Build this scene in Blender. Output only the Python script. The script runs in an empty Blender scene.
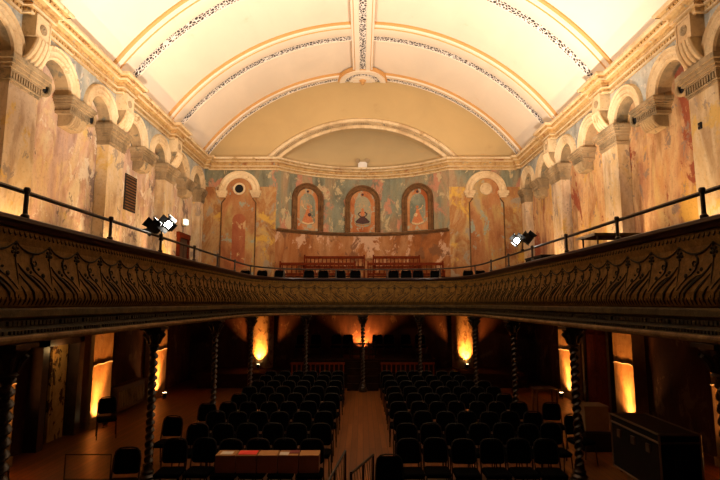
import bpy, bmesh, math, random
from mathutils import Vector, Matrix
random.seed(7)
PI = math.pi
COL = bpy.context.scene.collection
EYE = 3.3            # floor is 3.3 m below the camera; everything is built eye-relative, then lifted

# ------------------------------------------------------------------ helpers
class MB:
    def __init__(s): s.v = []; s.f = []; s.m = []
    def add(s, vs, fs, m=0):
        b = len(s.v); s.v += [tuple(p) for p in vs]
        s.f += [tuple(b+i for i in f) for f in fs]; s.m += [m]*len(fs); return s
    def box(s, x0, x1, y0, y1, z0, z1, m=0):
        vs = [(x, y, z) for z in (z0, z1) for y in (y0, y1) for x in (x0, x1)]
        return s.add(vs, [(0,2,3,1),(4,5,7,6),(0,1,5,4),(2,6,7,3),(0,4,6,2),(1,3,7,5)], m)
    def quad(s, a, b, c, d, m=0): return s.add([a,b,c,d], [(0,1,2,3)], m)
    def ngon(s, pts, m=0): return s.add(pts, [tuple(range(len(pts)))], m)
    def prism(s, pts, d, m=0):           # polygon pts (3d) swept by vector d
        n = len(pts); q = [tuple(Vector(p)+Vector(d)) for p in pts]
        fs = [tuple(range(n))[::-1], tuple(range(n, 2*n))] + [(i, (i+1) % n, n+(i+1) % n, n+i) for i in range(n)]
        return s.add(list(pts)+q, fs, m)
    def loft(s, rows, m=0, closed=False, wrap=False):
        n = len(rows[0]); vs = [p for r in rows for p in r]; fs = []
        R = len(rows)
        for i in range(R-1 + (1 if wrap else 0)):
            for j in range(n-1 + (1 if closed else 0)):
                a = i*n+j; b = i*n+(j+1) % n; k = ((i+1) % R)*n
                fs.append((a, b, k+(j+1) % n, k+j))
        return s.add(vs, fs, m)
    def tube(s, pts, r, n=6, m=0, cap=True, closed=False):
        pts = [Vector(p) for p in pts]; N = len(pts); rows = []
        up = None
        for i, p in enumerate(pts):
            if closed: t = pts[(i+1) % N]-pts[i-1]
            else: t = pts[min(i+1, N-1)]-pts[max(i-1, 0)]
            if t.length < 1e-9: t = Vector((0,0,1))
            t.normalize()
            if up is None:
                up = Vector((0,0,1)) if abs(t.z) < .9 else Vector((1,0,0))
            a = t.cross(up)
            if a.length < 1e-4: a = t.cross(Vector((0,1,0)))
            a.normalize(); b = a.cross(t).normalized(); up = b
            rr = r[i] if isinstance(r, (list, tuple)) else r
            rows.append([tuple(p+a*rr*math.cos(2*PI*k/n)+b*rr*math.sin(2*PI*k/n)) for k in range(n)])
        s.loft(rows, m, closed=True, wrap=closed)
        if cap and not closed:
            s.add(rows[0], [tuple(range(n))], m); s.add(rows[-1], [tuple(range(n))[::-1]], m)
        return s
    def lathe(s, prof, c=(0,0,0), n=20, m=0):
        rows = [[(c[0]+r*math.cos(2*PI*k/n), c[1]+r*math.sin(2*PI*k/n), c[2]+z) for k in range(n)] for r, z in prof]
        return s.loft(rows, m, closed=True)
    def disc(s, c, nrm, r, h, n=12, m=0, dome=0.0):
        c = Vector(c); z = Vector(nrm).normalized(); a = z.orthogonal().normalized(); b = z.cross(a)
        def ring(rr, hh): return [tuple(c+a*rr*math.cos(2*PI*k/n)+b*rr*math.sin(2*PI*k/n)+z*hh) for k in range(n)]
        rows = [ring(r, 0), ring(r, h)]
        if dome: rows += [ring(r*.7, h+dome*.6), ring(r*.3, h+dome)]
        s.loft(rows, m, closed=True); s.add(rows[-1], [tuple(range(n))], m); return s
    def build(s, name, mats, parent=None, smooth=False, off=(0,0,0)):
        me = bpy.data.meshes.new(name)
        vs = [(v[0]-off[0], v[1]-off[1], v[2]-off[2]) for v in s.v] if off != (0,0,0) else s.v
        me.from_pydata(vs, [], s.f)
        if not isinstance(mats, (list, tuple)): mats = [mats]
        for mt in mats: me.materials.append(mt)
        me.polygons.foreach_set('material_index', s.m)
        bm = bmesh.new(); bm.from_mesh(me); bmesh.ops.recalc_face_normals(bm, faces=bm.faces); bm.to_mesh(me); bm.free()
        if smooth:
            for p in me.polygons: p.use_smooth = True
            try: me.set_sharp_from_angle(angle=math.radians(40))
            except Exception: pass
        o = bpy.data.objects.new(name, me); COL.objects.link(o)
        if parent: o.parent = parent
        return o

def tag(o, label, cat, group=None):
    o['label'] = label; o['category'] = cat
    if group: o['group'] = group
    return o
def thing(name, label, cat, loc=(0,0,0), rz=0, group=None):
    o = bpy.data.objects.new(name, None); o.empty_display_size = .1; COL.objects.link(o)
    o.location = loc; o.rotation_euler = (0,0,rz); return tag(o, label, cat, group)
def struct(mb, name, mats, smooth=False):
    o = mb.build(name, mats, None, smooth); o['kind'] = 'structure'; return o
def dup(root, loc, rz, label, scale=None):
    kids = [c for c in bpy.data.objects if c.parent == root]
    r = root.copy(); COL.objects.link(r); r.location = loc; r.rotation_euler = (0,0,rz); r['label'] = label
    for ch in kids:
        c = ch.copy(); COL.objects.link(c); c.parent = r
        for g in [k for k in bpy.data.objects if k.parent == ch]:
            d = g.copy(); COL.objects.link(d); d.parent = c
    return r
KIDS = {}
def fastdup(root, loc, rz, label):
    if root.name not in KIDS:
        KIDS[root.name] = [(c, [g for g in bpy.data.objects if g.parent == c]) for c in bpy.data.objects if c.parent == root]
    r = root.copy(); COL.objects.link(r); r.location = loc; r.rotation_euler = (0,0,rz); r['label'] = label
    for ch, gs in KIDS[root.name]:
        c = ch.copy(); COL.objects.link(c); c.parent = r
        for g in gs:
            d = g.copy(); COL.objects.link(d); d.parent = c
    return r

# ------------------------------------------------------------------ materials
def nodes(name):
    m = bpy.data.materials.new(name); m.use_nodes = True; nt = m.node_tree; nt.nodes.clear()
    out = nt.nodes.new('ShaderNodeOutputMaterial'); b = nt.nodes.new('ShaderNodeBsdfPrincipled')
    nt.links.new(b.outputs[0], out.inputs[0]); return m, nt, b
def N(nt, t, **kw):
    n = nt.nodes.new(t)
    for k, v in kw.items(): setattr(n, k, v)
    return n
def pos(nt, scale=(1,1,1), loc=(0,0,0)):
    g = N(nt, 'ShaderNodeNewGeometry'); mp = N(nt, 'ShaderNodeMapping')
    mp.inputs['Scale'].default_value = scale; mp.inputs['Location'].default_value = loc
    nt.links.new(g.outputs['Position'], mp.inputs['Vector']); return mp.outputs[0]
def noise(nt, vec, sc, det=6, rough=.6, dist=0):
    n = N(nt, 'ShaderNodeTexNoise'); n.inputs['Scale'].default_value = sc; n.inputs['Detail'].default_value = det
    n.inputs['Roughness'].default_value = rough; n.inputs['Distortion'].default_value = dist
    nt.links.new(vec, n.inputs['Vector']); return n.outputs['Fac']
def ramp(nt, fac, stops, interp='LINEAR'):
    r = N(nt, 'ShaderNodeValToRGB'); r.color_ramp.interpolation = interp
    e = r.color_ramp.elements
    while len(e) < len(stops): e.new(.5)
    for i, (p, c) in enumerate(stops):
        e[i].position = p; e[i].color = (c[0], c[1], c[2], 1) if not isinstance(c, (int, float)) else (c, c, c, 1)
    nt.links.new(fac, r.inputs[0]); return r.outputs[0]
def mix(nt, fac, a, b, mode='MIX'):
    m = N(nt, 'ShaderNodeMix', data_type='RGBA', blend_type=mode)
    for s, v in ((m.inputs[0], fac), (m.inputs[6], a), (m.inputs[7], b)):
        if isinstance(v, (int, float)): s.default_value = v
        elif isinstance(v, tuple): s.default_value = (v[0], v[1], v[2], 1)
        else: nt.links.new(v, s)
    return m.outputs[2]
def bump(nt, b, h, st=.3, dist=.02):
    n = N(nt, 'ShaderNodeBump'); n.inputs['Strength'].default_value = st; n.inputs['Distance'].default_value = dist
    nt.links.new(h, n.inputs['Height']); nt.links.new(n.outputs[0], b.inputs['Normal'])

def simple(name, col, rough=.6, metal=0, var=.15, sc=6, em=None, es=0, spec=None):
    m, nt, b = nodes(name); b.inputs['Roughness'].default_value = rough; b.inputs['Metallic'].default_value = metal
    if spec is not None: b.inputs['Specular IOR Level'].default_value = spec
    if var:
        f = noise(nt, pos(nt), sc, 4)
        c = ramp(nt, f, [(.3, tuple(x*(1-var) for x in col)), (.7, tuple(min(1, x*(1+var)) for x in col))])
        nt.links.new(c, b.inputs['Base Color'])
    else: b.inputs['Base Color'].default_value = (*col, 1)
    if em: b.inputs['Emission Color'].default_value = (*em, 1); b.inputs['Emission Strength'].default_value = es
    return m

def plaster(name, stops, patches=(), streak=.5, rough=.85, seed=0, bst=.25, sc=1.0):
    """peeling distemper: big colour fields, vertical streaks, flaked patches and small spots"""
    m, nt, b = nodes(name); b.inputs['Roughness'].default_value = rough; b.inputs['Specular IOR Level'].default_value = .2
    f1 = noise(nt, pos(nt, (1,1,.5), (seed, seed*1.7, seed*.3)), .8*sc, 7, .62, .6)
    c = ramp(nt, f1, [(.5+(p-.5)*.62, q) for p, q in stops])
    fs = noise(nt, pos(nt, (1.6,1.6,.42), (seed+4, 1, 2)), 1.5*sc, 4, .55, .3)
    c = mix(nt, streak, c, ramp(nt, fs, [(.36, (.50,.36,.27)), (.5, (1,1,1)), (.66, (1,.9,.7))]), 'MULTIPLY')
    for i, (col, lo, hi, s) in enumerate(patches):
        fp = noise(nt, pos(nt, (1,1,.7), (seed*2+i*9.1, 3+i, i*5)), s, 9, .68, .4)
        c = mix(nt, ramp(nt, fp, [(.5+(lo-.5)*.62, 0), (.5+(hi-.5)*.55, .9)]), c, col)
    fg = noise(nt, pos(nt), 14, 8, .7)
    c = mix(nt, .55, c, ramp(nt, fg, [(.34, (.66,.58,.5)), (.48, (1,1,1)), (.66, (1.0,.95,.88))]), 'MULTIPLY')
    nt.links.new(c, b.inputs['Base Color']); bump(nt, b, noise(nt, pos(nt), 9, 9, .7), bst, .03)
    return m

CREAM = (.72,.56,.36); PINK = (.62,.40,.30); OCH = (.66,.42,.12); GREY = (.45,.38,.31)
M = {}
M['plaster_l'] = plaster('peeling_plaster_pale', [(.30,(.56,.40,.34)), (.42,(.66,.47,.36)), (.5,(.74,.58,.36)), (.58,(.66,.44,.33)), (.7,(.76,.64,.44))],
                         [((.24,.18,.15), .61, .66, 1.1), ((.70,.52,.2), .62, .72, .7), ((.8,.7,.55), .64, .68, 3)], .6, seed=3.1)
M['plaster_r'] = plaster('peeling_plaster_orange', [(.28,(.44,.22,.13)), (.42,(.62,.38,.2)), (.5,(.68,.47,.25)), (.6,(.6,.34,.17)), (.72,(.68,.5,.24))],
                         [((.30,.07,.035), .60, .66, .9), ((.68,.42,.09), .60, .7, .8), ((.3,.22,.17), .66, .7, 2.4)], .7, seed=8.3)
M['plaster_b'] = plaster('peeling_plaster_rear', [(.3,(.30,.12,.045)), (.43,(.42,.22,.09)), (.5,(.48,.31,.14)), (.6,(.38,.17,.06)), (.72,(.48,.33,.14))],
                         [((.62,.38,.07), .58, .68, .9), ((.34,.28,.2), .6, .68, 1.4)], .5, seed=1.4)
M['pil'] = plaster('pilaster_distemper', [(.3,(.60,.47,.34)), (.45,(.72,.58,.40)), (.55,(.68,.52,.30)), (.7,(.76,.64,.44))],
                   [((.68,.46,.14), .60, .70, 1.3), ((.36,.29,.23), .64, .69, 2)], .6, seed=5.5)
M['frieze'] = plaster('frieze_pale_blue', [(.3,(.30,.33,.32)), (.5,(.42,.44,.41)), (.7,(.50,.49,.42))],
                      [((.58,.53,.43), .6, .68, 6), ((.35,.24,.16), .72, .8, 3)], .4, seed=2.2)
M['apse'] = plaster('apse_blue_green', [(.3,(.16,.15,.10)), (.48,(.23,.24,.17)), (.6,(.30,.24,.14)), (.72,(.38,.26,.15))],
                    [((.50,.22,.13), .56, .66, 1.0), ((.52,.40,.22), .60, .68, 2.0)], .4, seed=6.2)
M['apse_low'] = plaster('apse_low_terracotta', [(.3,(.22,.07,.018)), (.5,(.34,.13,.04)), (.7,(.42,.21,.09))],
                        [((.6,.38,.24), .56, .62, .9), ((.2,.09,.04), .6, .68, 1.6)], .4, seed=9.9)
M['niche'] = plaster('niche_panel_orange', [(.3,(.34,.13,.05)), (.5,(.44,.22,.09)), (.62,(.48,.32,.12)), (.75,(.38,.30,.18))],
                     [((.3,.36,.28), .6, .68, 2.2)], .4, seed=4.4)
M['mould'] = plaster('moulding_stone_cream', [(.3,(.54,.38,.21)), (.5,(.70,.54,.32)), (.7,(.76,.62,.40))],
                     [((.46,.30,.14), .64, .76, 3)], .1, seed=7.7, bst=.2)
M['mould_dark'] = plaster('moulding_stone_dark', [(.3,(.24,.19,.11)), (.5,(.40,.29,.16)), (.7,(.50,.37,.2))],
                     [((.16,.15,.11), .6, .7, 3)], .2, seed=7.1, bst=.2)
M['cap'] = plaster('capital_distemper_grey', [(.3,(.22,.16,.09)), (.5,(.38,.28,.16)), (.7,(.50,.39,.24))],
                     [((.24,.20,.13), .62, .72, 4)], .12, seed=1.7, bst=.3)

def cornice_mat():
    m, nt, b = nodes('cornice_gilt_leafwork'); b.inputs['Roughness'].default_value = .7
    P = pos(nt)
    v = N(nt, 'ShaderNodeTexVoronoi'); v.inputs['Scale'].default_value = 11; nt.links.new(P, v.inputs['Vector'])
    c = ramp(nt, noise(nt, P, 5, 8, .7, .5), [(.32,(.30,.15,.05)), (.46,(.48,.29,.10)), (.6,(.56,.38,.16)), (.75,(.42,.25,.08))])
    c = mix(nt, ramp(nt, noise(nt, pos(nt, (1,1,1), (7,3,1)), 2, 7, .7), [(.57, 0), (.68, 1)]), c, (.30,.11,.03))
    c = mix(nt, ramp(nt, noise(nt, pos(nt, (1,1,1), (17,3,1)), 6, 7, .7), [(.6, 0), (.68, 1)]), c, (.25,.29,.23))
    nt.links.new(c, b.inputs['Base Color']); bump(nt, b, v.outputs['Distance'], .4, .025); return m
M['cornice'] = cornice_mat()

def ceiling_mat(name, base, dirt):
    m, nt, b = nodes(name); b.inputs['Roughness'].default_value = .9; b.inputs['Specular IOR Level'].default_value = .1
    f = noise(nt, pos(nt, (1,.5,1)), .5, 6, .6, .5)
    c = ramp(nt, f, [(.35, tuple(x*.93 for x in base)), (.6, base)])
    c = mix(nt, ramp(nt, noise(nt, pos(nt, (1,1,1), (3,8,2)), .9, 8, .7), [(.63, 0), (.78, .6)]), c, dirt)
    nt.links.new(c, b.inputs['Base Color']); bump(nt, b, noise(nt, pos(nt), 3, 6), .06, .03); return m
M['ceil'] = ceiling_mat('ceiling_cream_distemper', (.86,.755,.61), (.74,.54,.34))
M['ribm'] = ceiling_mat('rib_cream_plaster', (.86,.76,.61), (.70,.48,.28))
M['ribedge'] = ceiling_mat('rib_buff_moulding', (.66,.37,.14), (.50,.26,.09))
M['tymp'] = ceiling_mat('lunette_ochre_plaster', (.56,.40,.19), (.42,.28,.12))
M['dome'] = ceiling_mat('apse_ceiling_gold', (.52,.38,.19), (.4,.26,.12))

def lattice_mat():
    m, nt, b = nodes('pierced_fretwork'); b.inputs['Roughness'].default_value = .7
    P = pos(nt)
    v = N(nt, 'ShaderNodeTexVoronoi', feature='DISTANCE_TO_EDGE'); v.inputs['Scale'].default_value = 9; nt.links.new(P, v.inputs['Vector'])
    c = ramp(nt, v.outputs['Distance'], [(.09, (.85,.80,.74)), (.13, (.03,.025,.025))])
    nt.links.new(c, b.inputs['Base Color']); bump(nt, b, v.outputs['Distance'], .5, .03); return m
M['lattice'] = lattice_mat()

def balc_mat(name, dark, mid, hi, sc=8, metal=0):
    m, nt, b = nodes(name); b.inputs['Roughness'].default_value = .75; b.inputs['Metallic'].default_value = metal; b.inputs['Specular IOR Level'].default_value = .2
    c = ramp(nt, noise(nt, pos(nt), sc, 7, .7), [(.32, dark), (.52, mid), (.72, hi)])
    c = mix(nt, ramp(nt, noise(nt, pos(nt, (1,1,1), (5,9,3)), 40, 3, .6), [(.72, 0), (.78, 1)]), c, (.65,.5,.25))
    nt.links.new(c, b.inputs['Base Color']); bump(nt, b, noise(nt, pos(nt), 22, 6, .7), .5, .02); return m
M['b_panel'] = balc_mat('balcony_front_bronze_gold', (.085,.04,.005), (.15,.075,.011), (.22,.12,.022))
M['b_orn'] = balc_mat('balcony_ornament_dark_green', (.008,.006,.002), (.022,.015,.005), (.055,.034,.010))
M['b_mould'] = balc_mat('balcony_moulding_brown', (.022,.014,.004), (.055,.036,.011), (.11,.07,.022), 5)
M['b_lip'] = balc_mat('balcony_lip_ochre', (.08,.042,.013), (.16,.09,.032), (.27,.17,.07), 4)
M['ledge'] = simple('ledge_dark_varnished_wood', (.02,.006,.004), .35, var=.3)
M['soffit'] = simple('soffit_dark_boards', (.016,.006,.002), .95, var=.3, spec=.05)
M['iron'] = simple('wrought_iron_rail', (.05,.035,.025), .45, .6, var=.3, sc=20)
M['column'] = simple('twisted_column_dark_bronze', (.022,.012,.005), .38, .3, var=.3, sc=9, spec=.5)
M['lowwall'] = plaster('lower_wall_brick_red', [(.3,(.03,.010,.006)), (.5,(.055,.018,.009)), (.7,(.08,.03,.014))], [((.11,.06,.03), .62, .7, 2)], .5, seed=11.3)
M['pier'] = plaster('pier_bare_plaster', [(.3,(.26,.14,.06)), (.5,(.36,.22,.10)), (.7,(.42,.28,.14))], [((.3,.18,.1), .6, .66, 2.5)], .4, seed=12.6, bst=.5)
M['pier_rough'] = plaster('pier_rough_brick', [(.3,(.36,.2,.09)), (.5,(.52,.32,.15)), (.7,(.62,.42,.22))], [((.22,.12,.06), .55, .63, 4)], .3, seed=2.6, bst=.9)
M['black'] = simple('black_cloth', (.0016,.0014,.0012), .95, var=.2, sc=30, spec=.03)
M['bmetal'] = simple('black_enamel_tube', (.012,.010,.009), .45, .2, var=0, spec=.3)
M['wood_red'] = simple('bench_red_brown_wood', (.12,.018,.004), .8, var=.3, sc=7, spec=.08)
M['card'] = simple('cardboard_brown', (.19,.055,.02), .8, var=.12)
M['cardtop'] = simple('cardboard_lid_buff', (.34,.15,.035), .7, var=.12)
M['red'] = simple('red_leaflet', (.8,.03,.02), .5, var=0)
M['white'] = simple('white_paper', (.6,.55,.48), .6, var=.04)
M['extred'] = simple('dull_red_enamel', (.12,.008,.006), .5, var=.1)
M['dkred'] = simple('dark_red_leaflet', (.16,.004,.006), .5, var=0)
M['alu'] = simple('aluminium_edge', (.13,.08,.045), .4, .4, var=.1)
M['case'] = simple('flight_case_black_laminate', (.005,.004,.0035), .7, var=.2, spec=.2)
M['crate'] = simple('cream_painted_crate', (.17,.105,.05), .7, var=.15)
M['radiator'] = simple('radiator_cream_paint', (.13,.065,.03), .5, var=.1)
M['door'] = simple('dark_painted_door', (.05,.025,.015), .5, var=.3)
M['door_old'] = plaster('flaked_yellow_door_paint', [(.3,(.34,.18,.05)), (.5,(.46,.28,.09)), (.7,(.52,.34,.14))], [((.04,.015,.008), .56, .6, 3.5)], .5, seed=15)
M['hole'] = simple('black_void', (.006,.005,.005), .95, var=0)
M['figure1'] = simple('mural_flesh_pink', (.50,.17,.06), .9, var=.3, sc=20)
M['figure2'] = simple('mural_dark_dress', (.07,.03,.025), .9, var=.3, sc=20)
M['figure3'] = simple('mural_cream_trim', (.58,.40,.2), .9, var=.3, sc=20)
M['mur_blue'] = plaster('mural_faded_blue', [(.3,(.16,.18,.13)), (.5,(.26,.27,.19)), (.7,(.36,.30,.18))], [((.55,.3,.14), .6, .68, 4)], .2, seed=21)
M['mur_band'] = plaster('mural_orange_border', [(.3,(.34,.09,.025)), (.5,(.46,.17,.06)), (.7,(.52,.28,.12))], [((.35,.36,.26), .6, .66, 4)], .2, seed=23)
M['nframe'] = balc_mat('niche_frame_brown', (.08,.033,.010), (.15,.07,.024), (.22,.11,.04), 4, 0)
M['redpaint'] = plaster('painted_red_arch', [(.3,(.34,.10,.045)), (.5,(.42,.15,.065)), (.7,(.46,.21,.10))], [((.62,.42,.2), .64, .7, 3)], .4, seed=31)
M['gel'] = simple('white_gel_painted_glow', (.9,.9,.88), .4, var=0, em=(1,.97,.9), es=5)  # emission stands in for lamp light falling on the white flaps
M['lampface'] = simple('lit_lamp_face', (1,1,1), .4, var=0, em=(1,.93,.8), es=60)
M['lampwarm'] = simple('lit_uplight_lens', (1,.9,.7), .4, var=0, em=(1,.72,.35), es=18)
M['exitglow'] = simple('lit_exit_lamp', (.8,.9,.85), .4, var=0, em=(.8,1,.85), es=1.1)
M['emerg'] = simple('emergency_lamp_white', (.75,.72,.66), .5, var=0)

def floor_mat():
    m, nt, b = nodes('floor_boards_worn'); b.inputs['Roughness'].default_value = .42
    br = N(nt, 'ShaderNodeTexBrick'); br.offset = .37; br.inputs['Scale'].default_value = 1
    br.inputs['Brick Width'].default_value = 2.4; br.inputs['Row Height'].default_value = .14; br.inputs['Mortar Size'].default_value = .006
    g = N(nt, 'ShaderNodeNewGeometry'); mp = N(nt, 'ShaderNodeMapping'); mp.inputs['Rotation'].default_value = (0,0,PI/2)
    nt.links.new(g.outputs['Position'], mp.inputs['Vector']); nt.links.new(mp.outputs[0], br.inputs['Vector'])
    br.inputs['Color1'].default_value = (.12,.040,.009,1); br.inputs['Color2'].default_value = (.19,.066,.014,1); br.inputs['Mortar'].default_value = (.03,.012,.006,1)
    c = mix(nt, .6, br.outputs['Color'], ramp(nt, noise(nt, pos(nt, (3,.4,1)), 3, 7, .7), [(.3,(.5,.45,.4)), (.6,(1,1,1))]), 'MULTIPLY')
    nt.links.new(c, b.inputs['Base Color']); bump(nt, b, br.outputs['Fac'], -.3, .01); return m
M['floor'] = floor_mat()

# ------------------------------------------------------------------ dimensions (eye-relative z)
WF = 7.25      # face of arcade
WR = 7.60      # recessed wall plane
D = 22.4       # rear wall
Y0 = -3.6      # front limit
BAY = 4.07
PS = [6.13, 10.20, 14.27, 18.34]
FLOOR = -3.3
ZS = 5.10      # arch springing
ZC = 6.14      # underside of cornice
ZT = 6.62      # top of cornice
BF = .30       # balcony floor
RI = .57; RO = .87
VR = 8.75; VZ = 1.70   # rib intrados radius / centre height
VS = VR+.16            # vault surface radius
ORD = {6.13: 'nearest', 10.2: 'first', 14.27: 'second', 18.34: 'third'}

# ------------------------------------------------------------------ floor
struct(MB().box(-WR, WR, Y0, D, FLOOR-.15, FLOOR), 'floor', M['floor'])

# side walls with blind arcade
def side_wall(sg, name, pm):
    b = MB()
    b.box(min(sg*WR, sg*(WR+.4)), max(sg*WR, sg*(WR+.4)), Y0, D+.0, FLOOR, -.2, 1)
    b.box(min(sg*WR, sg*(WR+.4)), max(sg*WR, sg*(WR+.4)), Y0, D+.0, -.2, ZT+.5, 0)
    # spandrel slab in front with semicircular openings
    xs = sorted((sg*WF, sg*(WR+.01)))
    cs = []
    k = 6.13-2*BAY
    while k < D-.5:
        cs += [k+BAY/4, k+3*BAY/4]; k += BAY
    edges = [Y0]+[ (cs[i]+cs[i+1])/2 for i in range(len(cs)-1)]+[D]
    seg = 20
    for i, c in enumerate(cs):
        y0, y1 = max(edges[i], Y0), edges[i+1]
        if c-RI < Y0: continue
        arc = [(c-RI*math.cos(PI*j/seg), ZS+RI*math.sin(PI*j/seg)) for j in range(seg+1)]
        top = [(y0+(y1-y0)*j/seg, ZC+.1) for j in range(seg+1)]
        X = sg*WF
        b.loft([[(X, y, z) for y, z in arc], [(X, y, z) for y, z in top]], 2)
        b.ngon([(X, y0, ZS), (X, c-RI, ZS), (X, y0, ZC+.1)], 2); b.ngon([(X, y1, ZS), (X, c+RI, ZS), (X, y1, ZC+.1)], 2)
        b.loft([[(X, y, z) for y, z in arc], [(sg*(WR+.01), y, z) for y, z in arc]], 3)
        b.quad((X, y0, ZS), (X, c-RI, ZS), (sg*WR, c-RI, ZS), (sg*WR, y0, ZS), 2)
        b.quad((X, y1, ZS), (X, c+RI, ZS), (sg*WR, c+RI, ZS), (sg*WR, y1, ZS), 2)
    b.box(*xs, Y0, D, ZC+.1, ZT-.02, 2)
    struct(b, name, [pm, M['lowwall'], M['frieze'], M['mould_dark']])
    return cs
arch_c = side_wall(-1, 'wall_left', M['plaster_l']); side_wall(1, 'wall_right', M['plaster_r'])

# back wall, lunette, apse
AH = 3.95; ASAG = 1.8; AR = (AH*AH+ASAG*ASAG)/(2*ASAG); AC = D+ASAG-AR
def apse_pt(x): return AC+math.sqrt(max(AR*AR-x*x, 0))
OAPEX = 8.08; OS = OAPEX-ZT+.12; OR = (AH*AH+OS*OS)/(2*OS); OZ = OAPEX-OR
def arch_z(x): return OZ+math.sqrt(OR*OR-x*x)
b = MB()
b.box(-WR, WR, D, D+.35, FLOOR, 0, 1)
for s in (-1, 1):
    xs = sorted((s*AH, s*WR))
    b.box(*xs, D, D+.35, 0, 5.3, 0); b.box(*xs, D, D+.35, 5.3, ZT-.12, 2)
n = 40
xs = [-WR+2*WR*i/n for i in range(n+1)]
def vz(x, R=VS+.1): return VZ+math.sqrt(max(R*R-x*x, 0))
nn = 24
ins = [(-AH+2*AH*i/nn) for i in range(nn+1)]
lower = [(x, ZT-.12) for x in (-WR, -6.6, -5.6, -4.7)]+[(x, arch_z(x)) for x in ins]+[(x, ZT-.12) for x in (4.7, 5.6, 6.6, WR)]
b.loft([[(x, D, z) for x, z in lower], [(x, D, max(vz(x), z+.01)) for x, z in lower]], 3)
b.loft([[(x, D, arch_z(x)) for x in ins], [(x, D+.35, arch_z(x)) for x in ins]], 3)
struct(b, 'wall_back', [M['plaster_b'], M['lowwall'], M['apse'], M['tymp']])

b = MB(); na = 32
xa = [-AH+2*AH*i/na for i in range(na+1)]
ang = [math.asin(AH/AR)*(2*i/na-1) for i in range(na+1)]
AP = [(AR*math.sin(a), AC+AR*math.cos(a)) for a in ang]
for z0, z1, mi in ((0, 3.35, 1), (3.35, ZT, 0)):
    b.loft([[(x, y, z0) for x, y in AP], [(x, y, z1) for x, y in AP]], mi)
struct(b, 'wall_apse', [M['apse'], M['apse_low']], True)
# apse half dome
b = MB(); rows = []
for j in range(11):
    t = j/10; r = []
    for i in range(na+1):
        x, yw = AP[i]; x0 = x; za = arch_z(max(-AH, min(AH, x0)))
        a = t*PI/2
        r.append((x, D+.3+(yw+.02-D-.3)*math.sin(a), ZT-.1+(za-ZT+.1)*math.cos(a)))
    rows.append(r)
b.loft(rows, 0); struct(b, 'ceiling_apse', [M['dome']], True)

# vault
def arcpts(R, n=48, zmin=ZT-.06):
    a = math.acos((zmin-VZ)/R)
    return [(R*math.sin(-a+2*a*i/n), VZ+R*math.cos(-a+2*a*i/n)) for i in range(n+1)]
b = MB(); pts = arcpts(VS, 64)
ys = [Y0+(D-Y0)*i/24 for i in range(25)]
b.loft([[(x, y, z) for x, z in pts] for y in ys], 0)
struct(b, 'ceiling', [M['ceil']], True)

# ------------------------------------------------------------------ swept mouldings
def mitred(path, closed=False):
    n = len(path); out = []
    for i in range(n):
        def nor(a, b_):
            d = Vector((b_[0]-a[0], b_[1]-a[1])); d.normalize(); return Vector((d.y, -d.x))
        n1 = nor(path[i-1], path[i]) if i > 0 else None
        n2 = nor(path[i], path[i+1]) if i < n-1 else None
        if n1 is None: m = n2
        elif n2 is None: m = n1
        else:
            m = (n1+n2)/max(.3, 1+n1.dot(n2))
        out.append(m)
    return out
def sweep(b, path, nrm, prof, m=0):
    b.loft([[(p[0]+q.x*o, p[1]+q.y*o, z) for o, z in prof] for p, q in zip(path, nrm)], m)
def dentils(b, path, nrm, o0, o1, z0, z1, w, step, m=0):
    acc = 0
    for i in range(len(path)-1):
        a = Vector(path[i][:2]); c = Vector(path[i+1][:2]); L = (c-a).length
        if L < 1e-6: continue
        t = (c-a)/L; nr = Vector((t.y, -t.x)); p = (-acc) % step
        while p+w < L:
            q = a+t*p
            P = [q+nr*o0, q+nr*o1, q+t*w+nr*o1, q+t*w+nr*o0]
            b.prism([(v.x, v.y, z0) for v in P], (0, 0, z1-z0), m); p += step
        acc += L

CP = [(0,ZC-.06),(.03,ZC-.04),(.05,ZC+.02),(.05,ZC+.06),(.09,ZC+.08),(.10,ZC+.15),(.13,ZC+.17),(.13,ZC+.24),(.2,ZC+.29),(.25,ZC+.33),(.25,ZC+.37),(.31,ZC+.40),(.33,ZC+.47),(.33,ZT-.01),(0,ZT)]
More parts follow.
